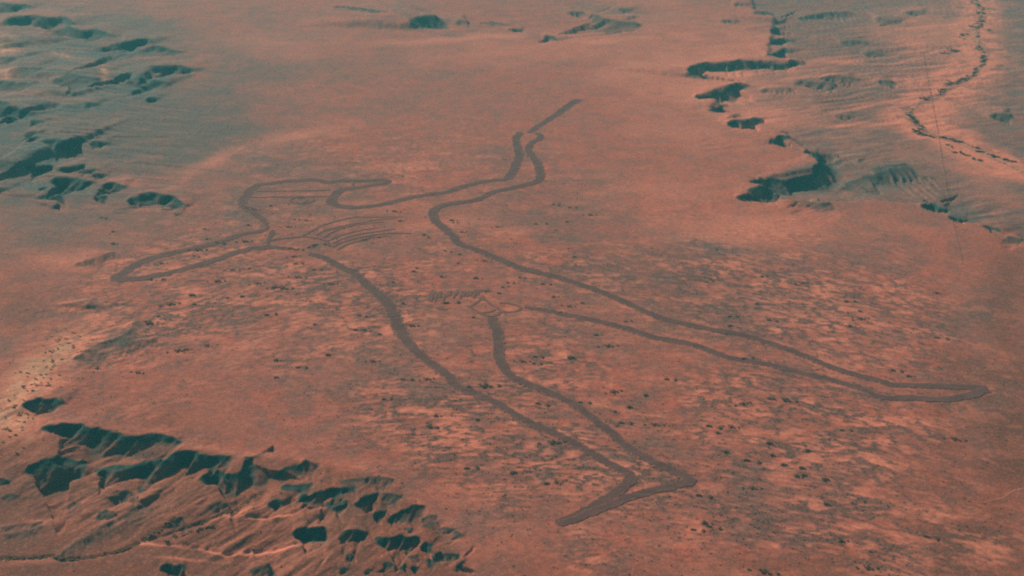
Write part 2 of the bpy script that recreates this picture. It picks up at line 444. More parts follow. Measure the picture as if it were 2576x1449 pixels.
GREY = [(2250,230,90,14,0,.6), (1830,622,190,20,12,.6), (440,320,280,170,10,.9), (60,420,140,140,0,.9), (230,290,360,230,10,1), (350,80,220,60,10,.8), (100,560,160,60,0,.7), (640,150,150,100,0,.55), (560,250,160,60,0,.5), (130,210,140,50,0,.9), (330,200,80,20,0,.9), (2450,60,120,60,0,.7),
        (2420,270,160,60,-15,.75), (2200,50,160,20,0,.8), (2250,200,120,30,0,.5), (2100,420,150,16,-10,.7), (2480,330,90,26,25,.9), (2550,80,60,60,0,.8),
        (20,870,50,30,0,.8), (250,880,90,20,-30,.7), (1560,30,150,18,6,.75), (1080,60,60,20,0,.7), (900,30,200,20,0,.3),
        (2150,640,200,40,12,.45), (60,1230,120,60,-20,.8), (200,1240,160,60,-20,.6), (300,1200,120,40,0,.6), (120,1420,200,30,0,.3),
        (1180,1000,150,50,20,.15), (820,900,160,60,10,.3), (2500,760,110,120,0,.4), (2520,1000,100,130,0,.45), (1500,860,130,30,20,.35), (1450,560,120,60,0,.3), (1000,200,300,60,0,.3),
        (500,1400,300,20,0,.3), (420,1300,200,40,-28,.4), (880,1100,180,60,20,.35)]
SAND += [(1800, 200, 260, 130, 25, .75), (2400,180,120,170,15,.55), (2450,400,130,50,25,.6), (1300, 130, 300, 40, -3, .45), (1700, 480, 200, 60, 0, .35), (1400, 1200, 220, 90, 10, .25), (1000, 830, 160, 60, 0, .3), (2050, 800, 240, 60, 15, .45)]
DARK = [(2540,760,90,200,0,.7), (2540,1080,220,220,0,1), (2440,1380,260,150,0,1), (1900,1440,250,50,0,.6), (2200,1440,250,60,0,.6), (60,1400,260,110,0,.9), (300,1440,260,50,0,.7), (1500,1440,300,50,0,.45), (380,1060,200,60,10,.45), (60,760,90,120,0,.45), (900,1440,260,50,0,.5), (300,1240,300,70,-10,.4), (1000,1130,150,120,30,.25)]  # darker soil, with the lens vignette painted in at frame edges and corners
PALE = [(150,890,60,45,-30,1), (85,955,90,45,-40,1), (30,1050,50,45,0,1), (10,115,30,22,30,.9), (15,185,40,12,20,.7), (160,140,70,5,15,.5), (262,195,10,20,0,.7)]
SMOOTH = [(1950,180,260,170,20,1), (1900,570,300,60,0,1), (420,1010,220,70,15,.9), (2440,1180,180,110,0,.4), (1300,220,300,90,0,.8)]

def cover(x, y):
    sand = blobs(x, y, SAND, 21)
    grey = blobs(x, y, GREY, 23)
    band = blobs(x, y, BAND, 25)
    smooth = blobs(x, y, SMOOTH, 27)
    b1, b2 = band_noise(x, y)
    patch = fbm(x / 300, y / 300, 68, 3)
    streak = sstep(.54, .70, b1 + .22 * (b2 - .5) + .14 * (patch - .5)) * np.clip(band * 1.25, 0, 1) * (1 - .9 * np.clip(smooth, 0, 1))
    bright = sstep(.52, .72, (1 - b1) + .3 * (b2 - .5) + .2 * (.5 - patch)) * np.clip(band * 1.2 + .15, 0, 1)
    br, bu, bl = inside(x, y, BASIN_R, 40, 14), inside(x, y, BASIN_U, 330, 90), inside(x, y, BASIN_L, 40, 14)
    grey = np.maximum(grey, np.maximum(.5 * br, .62 * bu))
    cl = near_lines(x, y, CREEK_L, 6)
    cr = near_lines(x, y, CREEK_R, 25)
    wash = fbm(x / 60, y / 60, 95, 3)
    sand = sand * (1 - .8 * bu) + .8 * (1 - sstep(3, 16, cl)) * sstep(.45, .6, wash) + br * (1 - sstep(20, 190, cr)) * sstep(.3, .6, wash)
    grey = grey * (1 - .8 * br * (1 - sstep(20, 190, cr)))
    hil = np.clip(blobs(x, y, HILLS, 29) * 1.2, 0, 1)
    p, q = lean(x, y)
    rill = fbm(p / 170, q / 16, 91, 4)
    rill2 = fbm(p / 320 + 9, q / 60, 93, 3)
    sand = sand + hil * np.maximum(np.maximum(.7 * br, bl), .3 * bu) * (1 - .45 * bl) * .75 * sstep(.50, .66, .6 * rill + .4 * rill2)
    grey = grey + hil * (1 - .6 * bl) * .8 * sstep(.50, .36, .5 * rill + .5 * rill2)
    green = np.clip(.7 * bl * sstep(.50, .66, .5 * rill + .5 * rill2) + bu * (.15 + 1.4 * sstep(.43, .56, .5 * rill2 + .5 * patch)) + .9 * br * sstep(.48, .62, .45 * rill + .55 * rill2) * (1 - np.clip(sand, 0, 1)) + .5 * blobs(x, y, GREY[:6], 37), 0, .9)  # teal stain; in the lower left it paints shading below the scarps
    grey = grey + .28 * sstep(.5, .66, fbm(x / 34, y / 46, 125, 3))
    fk = (.15 + .85 * np.clip(1.2 * band, 0, 1)) * (1 - .8 * np.clip(smooth, 0, 1))
    fleck = fbm(x / 75, y / 48, 121, 4)
    sand = np.clip(sand + .5 * bright + (1 - np.maximum(bu, bl)) * fk * .6 * sstep(.55, .68, fleck), 0, 1)
    grey = grey + (1 - .7 * np.clip(smooth, 0, 1)) * .28 * fk * sstep(.47, .36, fleck)
    grey = np.clip(grey + .32 * sstep(.5, .72, patch) * (1 - smooth), 0, 1)
    streak = np.maximum(streak, .85 * br * (1 - sstep(8, 26, cr)) * sstep(.34, .5, wash))
    return sand, grey, np.clip(streak, 0, 1), np.clip(np.maximum(blobs(x, y, DARK, 33), .8 * bl), 0, 1), np.clip(blobs(x, y, PALE, 35) * (.35 + 1.1 * sstep(.4, .6, fbm(x / 22, y / 30, 97, 3))), 0, 1), green

# ------------------------------------------------------------------ mesh helpers
def mesh_from(name, V, Q, mat=None, smooth=True, attrs=None):
    V = np.asarray(V, np.float32)
    Q = np.asarray(Q, np.int32)
    k = Q.shape[1]
    me = bpy.data.meshes.new(name)
    me.vertices.add(len(V))
    me.vertices.foreach_set("co", V.ravel())
    me.loops.add(Q.size)
    me.loops.foreach_set("vertex_index", Q.ravel())
    me.polygons.add(len(Q))
    me.polygons.foreach_set("loop_start", np.arange(0, Q.size, k, dtype=np.int32))
    me.polygons.foreach_set("use_smooth", np.full(len(Q), smooth, dtype=bool))
    for n, a in (attrs or {}).items():
        at = me.attributes.new(n, 'FLOAT', 'POINT')
        at.data.foreach_set("value", np.asarray(a, np.float32))
    me.update(calc_edges=True)
    if mat:
        me.materials.append(mat)
    return me

def link(name, me, parent=None, loc=None):
    o = bpy.data.objects.new(name, me)
    if parent:
        o.parent = parent
    if loc is not None:
        o.location = loc
    COL.objects.link(o)
    return o

def tag(o, label, cat, group=None):
    o["label"] = label
    o["category"] = cat
    if group:
        o["group"] = group

# ------------------------------------------------------------------ materials
def new_mat(name):
    m = bpy.data.materials.new(name)
    m.use_nodes = True
    n = m.node_tree
    b = n.nodes["Principled BSDF"]
    b.inputs["Roughness"].default_value = 0.95
    b.inputs["Specular IOR Level"].default_value = 0.1
    return m, n, b

def nd(n, t, **kw):
    x = n.nodes.new(t)
    for k, v in kw.items():
        setattr(x, k, v)
    return x

def mix(n, fac, a, b, blend='MIX'):
    m = nd(n, "ShaderNodeMix", data_type='RGBA', blend_type=blend)
    for sock, v in ((m.inputs[0], fac), (m.inputs[6], a), (m.inputs[7], b)):
        if hasattr(v, "links"):
            n.links.new(v, sock)
        else:
            sock.default_value = v if not isinstance(v, tuple) else (*v, 1)
    return m.outputs[2]

def noise(n, vec, scale, detail=4, rough=.55):
    t = nd(n, "ShaderNodeTexNoise")
    t.inputs["Scale"].default_value = scale
    t.inputs["Detail"].default_value = detail
    t.inputs["Roughness"].default_value = rough
    n.links.new(vec, t.inputs["Vector"])
    return t.outputs["Fac"]

def ramp(n, src, a, b, lo=0.0, hi=1.0):
    r = nd(n, "ShaderNodeMapRange")
    r.clamp = True
    for k, v in zip((1, 2, 3, 4), (a, b, lo, hi)):
        r.inputs[k].default_value = v
    n.links.new(src, r.inputs[0])
    return r.outputs[0]

def attr(n, name):
    a = nd(n, "ShaderNodeAttribute", attribute_name=name)
    return a.outputs["Fac"]

C_BASE, C_RED, C_SAND, C_GREY, C_VEG, C_SHADE = (.51, .163, .106), (.57, .154, .094), (.85, .295, .185), (.215, .138, .115), (.15, .095, .078), (.018, .075, .068)  # last one: teal shade painted into the scarp faces

def ground_material():
    m, n, b = new_mat("red desert soil")
    co = nd(n, "ShaderNodeTexCoord").outputs["Object"]
    mp = nd(n, "ShaderNodeMapping")
    mp.inputs["Scale"].default_value = (.75, 1, 1)
    n.links.new(co, mp.inputs["Vector"])
    big = noise(n, co, .0022, 5)
    mid = noise(n, mp.outputs[0], .014, 5, .62)
    fine = noise(n, mp.outputs[0], .075, 4, .65)
    c = mix(n, ramp(n, big, .38, .62), C_BASE, C_RED)
    c = mix(n, ramp(n, mid, .44, .66, 0, .42), c, C_GREY)
    c = mix(n, attr(n, "grey"), c, C_GREY)
    c = mix(n, attr(n, "green"), c, (.042, .13, .13))
    dv = nd(n, "ShaderNodeMath", operation='MULTIPLY')
    n.links.new(attr(n, "dark"), dv.inputs[0])
    dv.inputs[1].default_value = .95
    c = mix(n, dv.outputs[0], c, (.205, .074, .042))  # dark soil tone, also the painted vignette
    c = mix(n, attr(n, "sand"), c, C_SAND)
    c = mix(n, attr(n, "pale"), c, (.80, .43, .255))
    sv = nd(n, "ShaderNodeMath", operation='MULTIPLY')
    n.links.new(attr(n, "streak"), sv.inputs[0])
    sv.inputs[1].default_value = .9
    c = mix(n, sv.outputs[0], c, C_VEG)
    c = mix(n, .75, c, mix(n, ramp(n, fine, .32, .68), (.55, .55, .57), (1.1, 1.08, 1.06)), 'MULTIPLY')
    spk = noise(n, co, .16, 3, .7)
    c = mix(n, ramp(n, spk, .54, .68, 0, .55), c, (.17, .105, .08))
    c = mix(n, ramp(n, spk, .46, .34, 0, .35), c, C_SAND)
    c = mix(n, attr(n, "scarp_shade"), c, C_SHADE)  # painted teal shade of the scarps
    bp = nd(n, "ShaderNodeBump")
    bp.inputs["Strength"].default_value = .35
    bp.inputs["Distance"].default_value = 1.2
    n.links.new(fine, bp.inputs["Height"])
    n.links.new(c, b.inputs["Base Color"])
    n.links.new(bp.outputs[0], b.inputs["Normal"])
    return m

def plough_material():
    m, n, b = new_mat("ploughed dark earth")
    co = nd(n, "ShaderNodeTexCoord").outputs["Object"]
    a = noise(n, co, .02, 4, .6)
    f = noise(n, co, .12, 4, .65)
    c = mix(n, ramp(n, a, .35, .65), (.125, .066, .059), (.172, .089, .078))
    c = mix(n, ramp(n, f, .55, .75, 0, .45), c, (.10, .08, .07))
    g = noise(n, co, .09, 4, .7)
    su = nd(n, "ShaderNodeMath", operation='ADD')
    n.links.new(attr(n, "edge"), su.inputs[0])
    n.links.new(g, su.inputs[1])
    c = mix(n, ramp(n, su.outputs[0], 1.30, 1.62), c, (.42, .165, .11))
    c = mix(n, ramp(n, g, .60, .76, 0, .4), c, (.30, .13, .095))
    n.links.new(c, b.inputs["Base Color"])
    return m

def simple_material(name, a, b_, scale):
    m, n, b = new_mat(name)
    co = nd(n, "ShaderNodeTexCoord").outputs["Object"]
    f = noise(n, co, scale, 3, .6)
    n.links.new(mix(n, ramp(n, f, .35, .65), a, b_), b.inputs["Base Color"])
    return m

def leaf_material(name, a, b_, back):
    m, n, b = new_mat(name)
    co = nd(n, "ShaderNodeTexCoord").outputs["Object"]
    f = noise(n, co, .2, 3, .6)
    n.links.new(mix(n, ramp(n, f, .35, .65), a, b_), b.inputs["Base Color"])
    t = nd(n, "ShaderNodeBsdfTranslucent")
    t.inputs["Color"].default_value = (*back, 1)
    ms = nd(n, "ShaderNodeMixShader")
    ms.inputs[0].default_value = .5
    n.links.new(b.outputs[0], ms.inputs[1])
    n.links.new(t.outputs[0], ms.inputs[2])
    n.links.new(ms.outputs[0], n.nodes["Material Output"].inputs["Surface"])
    return m

M_GROUND = ground_material()
M_PLOUGH = plough_material()
M_TRACKLINE = simple_material("graded earth", (.26, .135, .10), (.36, .16, .11), .05)
M_THIN = simple_material("faint scraped earth", (.17, .09, .075), (.24, .115, .09), .06)
M_SAND = simple_material("pale creek sand", (.50, .225, .145), (.62, .28, .18), .03)
M_LEAF = leaf_material("grey green scrub leaves", (.17, .14, .10), (.24, .175, .125), (.42, .30, .20))
M_DARKLEAF = leaf_material("dark creek tree leaves", (.10, .11, .085), (.15, .14, .105), (.24, .22, .17))
M_BARK = simple_material("bark", (.10, .08, .06), (.16, .12, .09), .5)

# ------------------------------------------------------------------ the ground sheet (denser where the view is)
dep = np.radians(np.concatenate([np.linspace(88, 46, 24, endpoint=False), np.linspace(46, 8.6, 900)]))
rad = np.concatenate([[1.0], H / np.tan(dep), np.geomspace(H / math.tan(math.radians(8.6)) * 1.02, 60000, 40)])
az = np.radians(np.concatenate([np.linspace(-180, -36, 40, endpoint=False), np.linspace(-36, 36, 1500, endpoint=False), np.linspace(36, 180, 41)]))
A, R = np.meshgrid(az, rad)
gx, gy = (R * np.sin(A)), (R * np.cos(A))
nr, nc = gx.shape
gx, gy = gx.ravel(), gy.ravel()
gz, gshade, gridge = terrain(gx, gy)
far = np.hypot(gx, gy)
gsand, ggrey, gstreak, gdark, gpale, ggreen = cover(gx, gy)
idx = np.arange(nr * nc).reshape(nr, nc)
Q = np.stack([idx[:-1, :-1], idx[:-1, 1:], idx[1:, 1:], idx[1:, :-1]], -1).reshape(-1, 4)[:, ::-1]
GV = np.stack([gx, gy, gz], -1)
GA = {"scarp_shade": gshade, "sand": gsand, "grey": ggrey, "streak": gstreak, "dark": gdark, "pale": gpale, "green": ggreen}
hill_face = (gridge[Q].max(1) > .6)

def submesh(name, faces):
    used, inv = np.unique(faces, return_inverse=True)
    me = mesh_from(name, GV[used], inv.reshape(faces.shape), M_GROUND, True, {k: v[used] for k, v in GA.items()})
    o = link(name, me)
    o["kind"] = "structure"
    return o

submesh("ground", Q)

def terr(x, y):
    z, _, _ = terrain(np.atleast_1d(np.asarray(x, float)), np.atleast_1d(np.asarray(y, float)))
    return z

# ------------------------------------------------------------------ lines lying on the ground
def smooth_line(P, step):
    P = np.asarray(P, float)
    E = np.vstack([2 * P[0] - P[1], P, 2 * P[-1] - P[-2]])
    out = []
    for i in range(1, len(E) - 2):
        p0, p1, p2, p3 = E[i - 1], E[i], E[i + 1], E[i + 2]
        n = max(2, int(np.linalg.norm(p2 - p1) / step))
        t = np.linspace(0, 1, n, endpoint=False)[:, None]
        out.append(.5 * ((2 * p1) + (-p0 + p2) * t + (2 * p0 - 5 * p1 + 4 * p2 - p3) * t ** 2 + (-p0 + 3 * p1 - 3 * p2 + p3) * t ** 3))
    out.append(P[-1:])
    return np.vstack(out)

strip_n = [0]
def strip(px, width, step=3.0, rag=.26, lift=.8):
    """ragged band following the ground along a line given by photo positions; width (one value or start/end) in metres"""
    strip_n[0] += 1
    P = smooth_line(ground([p[0] for p in px], [p[1] for p in px]), step)
    s = np.concatenate([[0], np.cumsum(np.linalg.norm(np.diff(P, axis=0), axis=1))])
    T = np.gradient(P, axis=0)
    T /= np.linalg.norm(T, axis=1)[:, None] + 1e-9
    N = np.stack([-T[:, 1], T[:, 0]], -1)
    w = np.interp(s / s[-1], np.linspace(0, 1, len(width)), width) if hasattr(width, "__len__") else np.full(len(s), float(width))
    k = strip_n[0] * 13.7
    wl = w * .5 * (1 + rag * 2 * (fbm(s / 16 + k, s * 0, 71, 3) - .5) + rag * (vnoise(s / 4 + k, s * 0, 73) - .5))
    wr = w * .5 * (1 + rag * 2 * (fbm(s / 16 - k, s * 0, 72, 3) - .5) + rag * (vnoise(s / 4 - k, s * 0, 74) - .5))
    cap = np.minimum(1, np.sqrt(np.clip(np.minimum(s, s[-1] - s) / (w * .22) + .18, 0, 1)))
    f = np.array([1.04, 1, .96, .66, .33, 0, -.33, -.66, -.96, -1, -1.04])
    off = np.where(f[None] > 0, f[None] * (wl * cap)[:, None], f[None] * (wr * cap)[:, None])
    X = P[:, None, :] + N[:, None, :] * off[..., None]
    shp = X.shape[:2]
    X = X.reshape(-1, 2)
    z = terr(X[:, 0], X[:, 1]) + lift + .03 * (strip_n[0] % 16)
    z = np.where(np.tile(np.abs(f), len(P)) > 1.01, z - lift - .03 * (strip_n[0] % 16) - .25, z)   # the rims run into the soil
    V = np.column_stack([X, z])
    ii = np.arange(len(V)).reshape(shp)
    q = np.stack([ii[:-1, :-1], ii[1:, :-1], ii[1:, 1:], ii[:-1, 1:]], -1).reshape(-1, 4)
    return V, q, np.tile(np.abs(f), len(P))

def band(name, px, width, parent, mat=M_PLOUGH, **kw):
    V, q, e = strip(px, width, **kw)
    if parent:
        V = V - np.array(parent.location)[None]
    return link(name, mesh_from(name, V, q, mat, True, {"edge": e}), parent)

# ------------------------------------------------------------------ the figure
c0 = ground(1200, 720)
fig = bpy.data.objects.new("geoglyph", None)
fig.location = (float(c0[0]), float(c0[1]), 0)
COL.objects.link(fig)
tag(fig, "giant hunter figure outlined in dark ploughed bands across the red plain, holding a stick", "geoglyph")
T = tile
BW = 33.0
band("throwing_stick", T([(1795,750),(1720,790),(1640,850),(1560,905),(1480,955),(1415,1003)], 1, 0), [46, 38, 33, 28], fig)
outer_arm = T([(1352,998),(1322,1030),(1318,1075),(1335,1140),(1335,1190),(1310,1255),(1270,1330),(1225,1357),(1150,1362),(1050,1378),(930,1405),(800,1449),(700,1464),(560,1484),(430,1514),(300,1544),(180,1561),(90,1563),(30,1558)], 1, 0)
band("arm_outline", outer_arm, [32, 36, 38, 34, 33, 32, 32], fig)
face = head_tile([(1830,640),(1700,638),(1580,625),(1480,598),(1432,565),(1450,515),(1500,455),(1560,412),(1640,388),(1760,376),(1880,360),(2000,335),(2100,318),(2180,305),(2195,290),(2160,274),(2050,270),(1900,275),(1760,280),(1600,280),(1500,286),(1430,300),(1340,290),(1250,272),(1150,268),(1000,280),(850,285),(700,305),(560,325),(460,335),(400,372),(340,420),(290,480),(250,530),(238,590),(270,640)])
band("head_outline", face, [32, 38, 36, 32, 30, 32, 34, 32, 34, 38, 34], fig)
band("neck_outline", head_tile([(262,625),(320,668),(370,700),(420,735),(480,775),(530,825),(565,870),(590,905),(575,920),(535,932)]), [34, 34, 26, 18, 14], fig)
arm2 = head_tile([(560,922),(500,952),(400,975),(280,990),(150,1025),(0,1075)]) + T([(1580,400),(1450,430),(1330,455),(1200,485),(1080,525),(990,570),(925,612),(880,642),(920,658),(1000,655),(1060,650),(1160,632),(1280,608),(1400,580),(1520,545),(1640,505),(1760,465),(1880,430),(1980,417),(2080,419),(2190,430)], 0, 1)
band("arm_outline", arm2, [22, 32, 33, 33, 36, 40, 34, 32, 32, 34, 26], fig)
band("torso_outline", T([(2330,466),(2430,490),(2500,525),(2576,570)], 0, 1) + T([(90,605),(140,650),(190,700),(260,755),(310,800),(360,870),(400,950),(440,1040)], 1, 1), [24, 33, 33, 37, 38, 38], fig)
band("leg_outline", T([(436,1030),(480,1110),(540,1180),(620,1250),(690,1300),(760,1350),(810,1395),(860,1458),(930,1487),(1040,1534),(1120,1569),(1200,1614),(1280,1659),(1360,1709),(1440,1754),(1540,1794),(1660,1849),(1780,1909),(1900,1979),(2020,2049),(2110,2095)], 1, 1), [36, 31, 28, 27, 26, 25], fig)
band("foot_outline", T([(2095,638),(2160,672),(2185,705),(2165,745),(2110,790),(2040,845),(1950,895),(1850,950),(1740,1005),(1620,1052)], 1, 2), [25, 30, 28, 24, 20], fig)
band("foot_outline", T([(1640,1058),(1760,1020),(1900,962),(2050,905),(2200,845),(2350,803),(2470,778),(2576,752)], 1, 2) + T([(70,738)], 2, 2), [20, 22, 24, 24, 28], fig)
band("leg_outline", T([(100,738),(60,728),(0,690)], 2, 2) + T([(2500,658),(2400,610),(2300,560),(2180,490),(2100,430),(2040,370),(1960,310),(1870,240),(1780,170),(1680,115),(1560,60),(1450,15),(1360,-18),(1280,-60),(1220,-132),(1190,-209),(1185,-289),(1180,-359),(1160,-419),(1145,-469),(1130,-500)], 1, 2), [26, 28, 26, 26, 28, 33, 33], fig)
band("torso_outline", T([(1470,1003),(1500,1022),(1490,1048),(1440,1075),(1412,1115),(1425,1165),(1470,1220),(1492,1280),(1497,1335),(1470,1372),(1410,1390),(1330,1410),(1230,1430),(1150,1449),(1030,1504),(930,1524),(830,1539),(745,1558),(695,1592),(692,1635),(720,1679),(780,1729),(830,1774),(870,1824),(905,1852)], 1, 0), [26, 30, 36, 36, 32, 32, 34, 34, 33], fig)
band("torso_outline", T([(895,398),(960,415),(1040,445),(1140,485),(1240,530),(1340,570),(1450,600)], 1, 1), [26, 32, 32, 33], fig)
band("leg_outline", T([(1440,597),(1580,630),(1700,665),(1820,705),(1940,745),(2060,795),(2180,850),(2300,905),(2420,955),(2576,990)], 1, 1) + T([(120,1020),(260,1045),(420,1070),(560,1110),(700,1155),(840,1205),(960,1255),(1080,1305),(1200,1350),(1350,1390),(1500,1428)], 2, 1), [30, 29, 27, 25, 25, 26], fig)
band("foot_outline", T([(1490,-22),(1560,0),(1700,10),(1900,15),(2100,20),(2200,24),(2300,36)], 2, 2), [24, 23, 24, 27, 32], fig)
band("foot_outline", T([(2300,42),(2180,78),(2080,105),(1980,118),(1850,113),(1700,105),(1580,107),(1480,98)], 2, 2), [28, 30, 26, 24, 24], fig)
band("leg_outline", T([(1490,102),(1400,60),(1320,25),(1250,5),(1180,-14),(1050,-49),(900,-84),(740,-124),(600,-154),(470,-179),(340,-204),(220,-244),(100,-289),(0,-314)], 2, 2) + T([(2420,1110),(2330,1090),(2220,1050),(2080,1010),(1940,975),(1800,945),(1680,925),(1560,895),(1460,880),(1385,868)], 1, 1), [24, 25, 25, 26, 27, 20], fig)
# thin ploughed lines
TW = 7.0
for pts in ([(1060,1020),(1150,970),(1280,895),(1420,850),(1560,810),(1700,780),(1800,768),(2000,770),(2200,768),(2400,765)],
            [(1240,1015),(1330,960),(1450,925),(1600,890),(1750,858),(1880,835),(2100,802),(2320,785)],
            [(1340,1045),(1430,985),(1550,932),(1680,897),(1800,872),(1950,852),(2150,835)],
            [(1400,1088),(1520,1030),(1650,990),(1780,960),(1900,936),(2080,910)],
            [(1450,1122),(1560,1075),(1680,1035),(1800,1005),(1930,980),(2080,960),(2300,928)],
            [(1460,1178),(1560,1115),(1680,1080),(1800,1050),(1950,1020),(2100,1000),(2300,985),(2520,988)],
            [(1520,1208),(1620,1150),(1730,1110),(1850,1080),(2000,1040),(2200,1022)]):
    band("chest_line", head_tile(pts), [TW, TW, TW * .8, TW * .5], fig, rag=.2)
band("arm_line", head_tile([(585,1085),(650,1075),(750,1060),(900,1045),(1060,1030),(1200,1045),(1320,1070),(1390,1100),(1408,1130),(1420,1165)]), [12, 8, 8, 8, 12], fig)
band("arm_line", head_tile([(655,935),(640,985),(620,1030),(590,1085),(585,1150)]), [9, 20, 18, 10, 8], fig)
band("headband_line", head_tile([(430,420),(700,425),(1000,415),(1250,412),(1420,400)]), [7, 4, 4, 7, 8], fig, M_THIN)
band("headband_line", head_tile([(330,500),(500,505),(700,495),(900,498),(1200,490),(1430,488)]), [9, 5, 7, 8, 6], fig, M_THIN)
band("mouth_line", head_tile([(1500,325),(1535,345),(1570,378)]), 7, fig, M_THIN)
band("mouth_line", head_tile([(1722,290),(1726,330),(1724,372)]), 10, fig, M_THIN)
band("eye_ring", head_tile([(930,570),(1000,582),(1070,586),(1140,575),(1185,555),(1200,530),(1180,508),(1130,495),(1040,495),(960,505),(890,540),(915,572)]), [10, 9, 9, 8, 8, 9], fig, M_THIN)
band("eye_ring", head_tile([(1060,572),(1095,560),(1115,540),(1100,520),(1060,512),(990,520)]), [8, 9, 8, 6], fig, M_THIN)
band("belt_line", T([(1190,838),(1240,840),(1290,848),(1335,860),(1352,876),(1335,895),(1290,905),(1230,905),(1185,902)], 1, 1), 8, fig, M_THIN)
band("belt_line", T([(1062,780),(1085,812),(1120,845),(1160,868),(1190,888),(1198,908),(1180,928),(1140,938),(1095,932),(1055,920),(1020,900),(985,878),(955,860)], 1, 1), 8, fig, M_THIN)
band("belt_line", T([(1050,913),(1090,908),(1130,900),(1165,888)], 1, 1), 8, fig, M_THIN)
band("belt_line", T([(955,872),(990,855),(1020,835),(1050,810),(1060,785)], 1, 1), 8, fig, M_THIN)
rt = random.Random(5)
for i, x in enumerate((662, 680, 712, 745, 772, 800, 822, 850, 872, 902, 925, 952, 975, 1002, 1030)):
    y0 = 738 + 18 * rt.random() + 26 * (i < 5) * .5
    y1 = y0 + 34 + 34 * rt.random()
    band("fringe_line", T([(x + 8, y0), (x + 2, (y0 + y1) / 2), (x - 4, y1)], 1, 1), [8, 9, 6], fig, M_THIN, step=3.0)
band("belt_line", T([(1015,745),(1080,742),(1140,745)], 1, 1), [14, 18, 8], fig, M_THIN)
band("belt_line", T([(715,875),(760,882),(805,888)], 1, 1), [9, 12, 8], fig, M_THIN)

# ------------------------------------------------------------------ creeks and tracks
def structure_band(name, px, width, mat, **kw):
    o = band(name, px, width, None, mat, **kw)
    o["kind"] = "structure"
    return o

creek_r = T([(2190,-40),(2230,30),(2262,90),(2252,150),(2200,205),(2215,262),(2225,330),(2290,385),(2275,450),(2190,550),(2090,610),(1985,670),(1900,722),(1812,745),(1730,805),(1705,850),(1755,905),(1815,950)], 2, 0)
creek_r2 = T([(1815,945),(1960,1010),(2090,1060),(2200,1110),(2300,1150),(2420,1200),(2600,1275)], 2, 0)
structure_band("dry_creek", creek_r, [26, 30, 26, 24, 20, 18, 14, 12], M_SAND, rag=.9, lift=.35)
structure_band("dry_creek", creek_r2, [12, 20, 24, 26, 26], M_SAND, rag=.9, lift=.35)
structure_band("track", T([(1815,372),(1832,480),(1868,665),(1900,830),(1940,1042),(1962,1200),(1985,1330),(2004,1449),(2030,1630),(2052,1735),(2090,1880),(2112,1990)], 2, 0), [2.2, 2, 1.6, 1.8, .9], M_TRACKLINE, rag=.6, step=8)
structure_band("track", T([(2260,900),(2330,880),(2400,862),(2450,838),(2500,805),(2590,780)], 2, 2), [1.5, 2.5, 3], M_SAND, step=6, rag=.8, lift=.2)
structure_band("track", T([(-40,1355),(100,1358),(230,1352),(330,1330),(420,1335)], 0, 0), [7, 6, 4], M_TRACKLINE, step=8)
structure_band("track", T([(300,1035),(520,1060),(700,1045),(960,1030),(1260,1035)], 0, 0), [4, 6, 5, 3], M_TRACKLINE, step=8)

# ------------------------------------------------------------------ plants
def leaf_quads(r, n, cx, cy, cz, rx, ry, rz, size):
    """n leaf sized clumps spread through an ellipsoid"""
    V, F_ = [], []
    for _ in range(n):
        while True:
            a = r.uniform(-1, 1), r.uniform(-1, 1), r.uniform(-.7, 1)
            if a[0] ** 2 + a[1] ** 2 + a[2] ** 2 < 1:
                break
        c = Vector((cx + a[0] * rx, cy + a[1] * ry, cz + a[2] * rz))
        nrm = Vector((r.gauss(0, 1), r.gauss(0, 1), r.gauss(.7, .8))).normalized()
        t = nrm.orthogonal().normalized()
        b = nrm.cross(t)
        s = size * r.uniform(.6, 1.3)
        k = len(V)
        for u, v in ((-1, -.7), (1, -.6), (.8, .8), (-.7, 1)):
            V.append(tuple(c + t * u * s + b * v * s))
        F_.append((k, k + 1, k + 2, k + 3))
    return V, F_

def make_plants(seed, crowns, spread, height, crown_r, n):
    """crown mesh and stem mesh of one many stemmed plant (the stems leave one stool)"""
    r = random.Random(seed)
    V, F_ = [], []
    TV = [(.35 * math.cos(j * math.pi / 3), .35 * math.sin(j * math.pi / 3), -.9) for j in range(6)]
    TF = []
    for c in range(crowns):
        x, y = (0, 0) if crowns == 1 else (r.gauss(0, spread[0] * .5), r.gauss(0, spread[1] * .5))
        hgt = height * r.uniform(.7, 1.15)
        cr = crown_r * r.uniform(.75, 1.2)
        v, f = leaf_quads(r, n, x, y, hgt * .62, cr, cr * .9, hgt * .42, cr * .30)
        k = len(V)
        V += v
        F_ += [tuple(i + k for i in q) for q in f]
        prev = list(range(6))
        for (t, zz, rr) in ((.55, hgt * .25, .2), (1.0, hgt * .65, .1)):
            k = len(TV)
            TV += [(x * t + rr * math.cos(j * math.pi / 3), y * t + rr * math.sin(j * math.pi / 3), zz) for j in range(6)]
            TF += [(prev[j], prev[(j + 1) % 6], k + (j + 1) % 6, k + j) for j in range(6)]
            prev = list(range(k, k + 6))
    return V, F_, TV, TF

def plant_kinds(name, mat, specs):
    out = []
    for s in specs:
        V, F_, TV, TF = make_plants(*s)
        out.append((mesh_from(name + "_crown", V, F_, mat, False), mesh_from(name + "_trunk", TV, TF, M_BARK, False)))
    return out

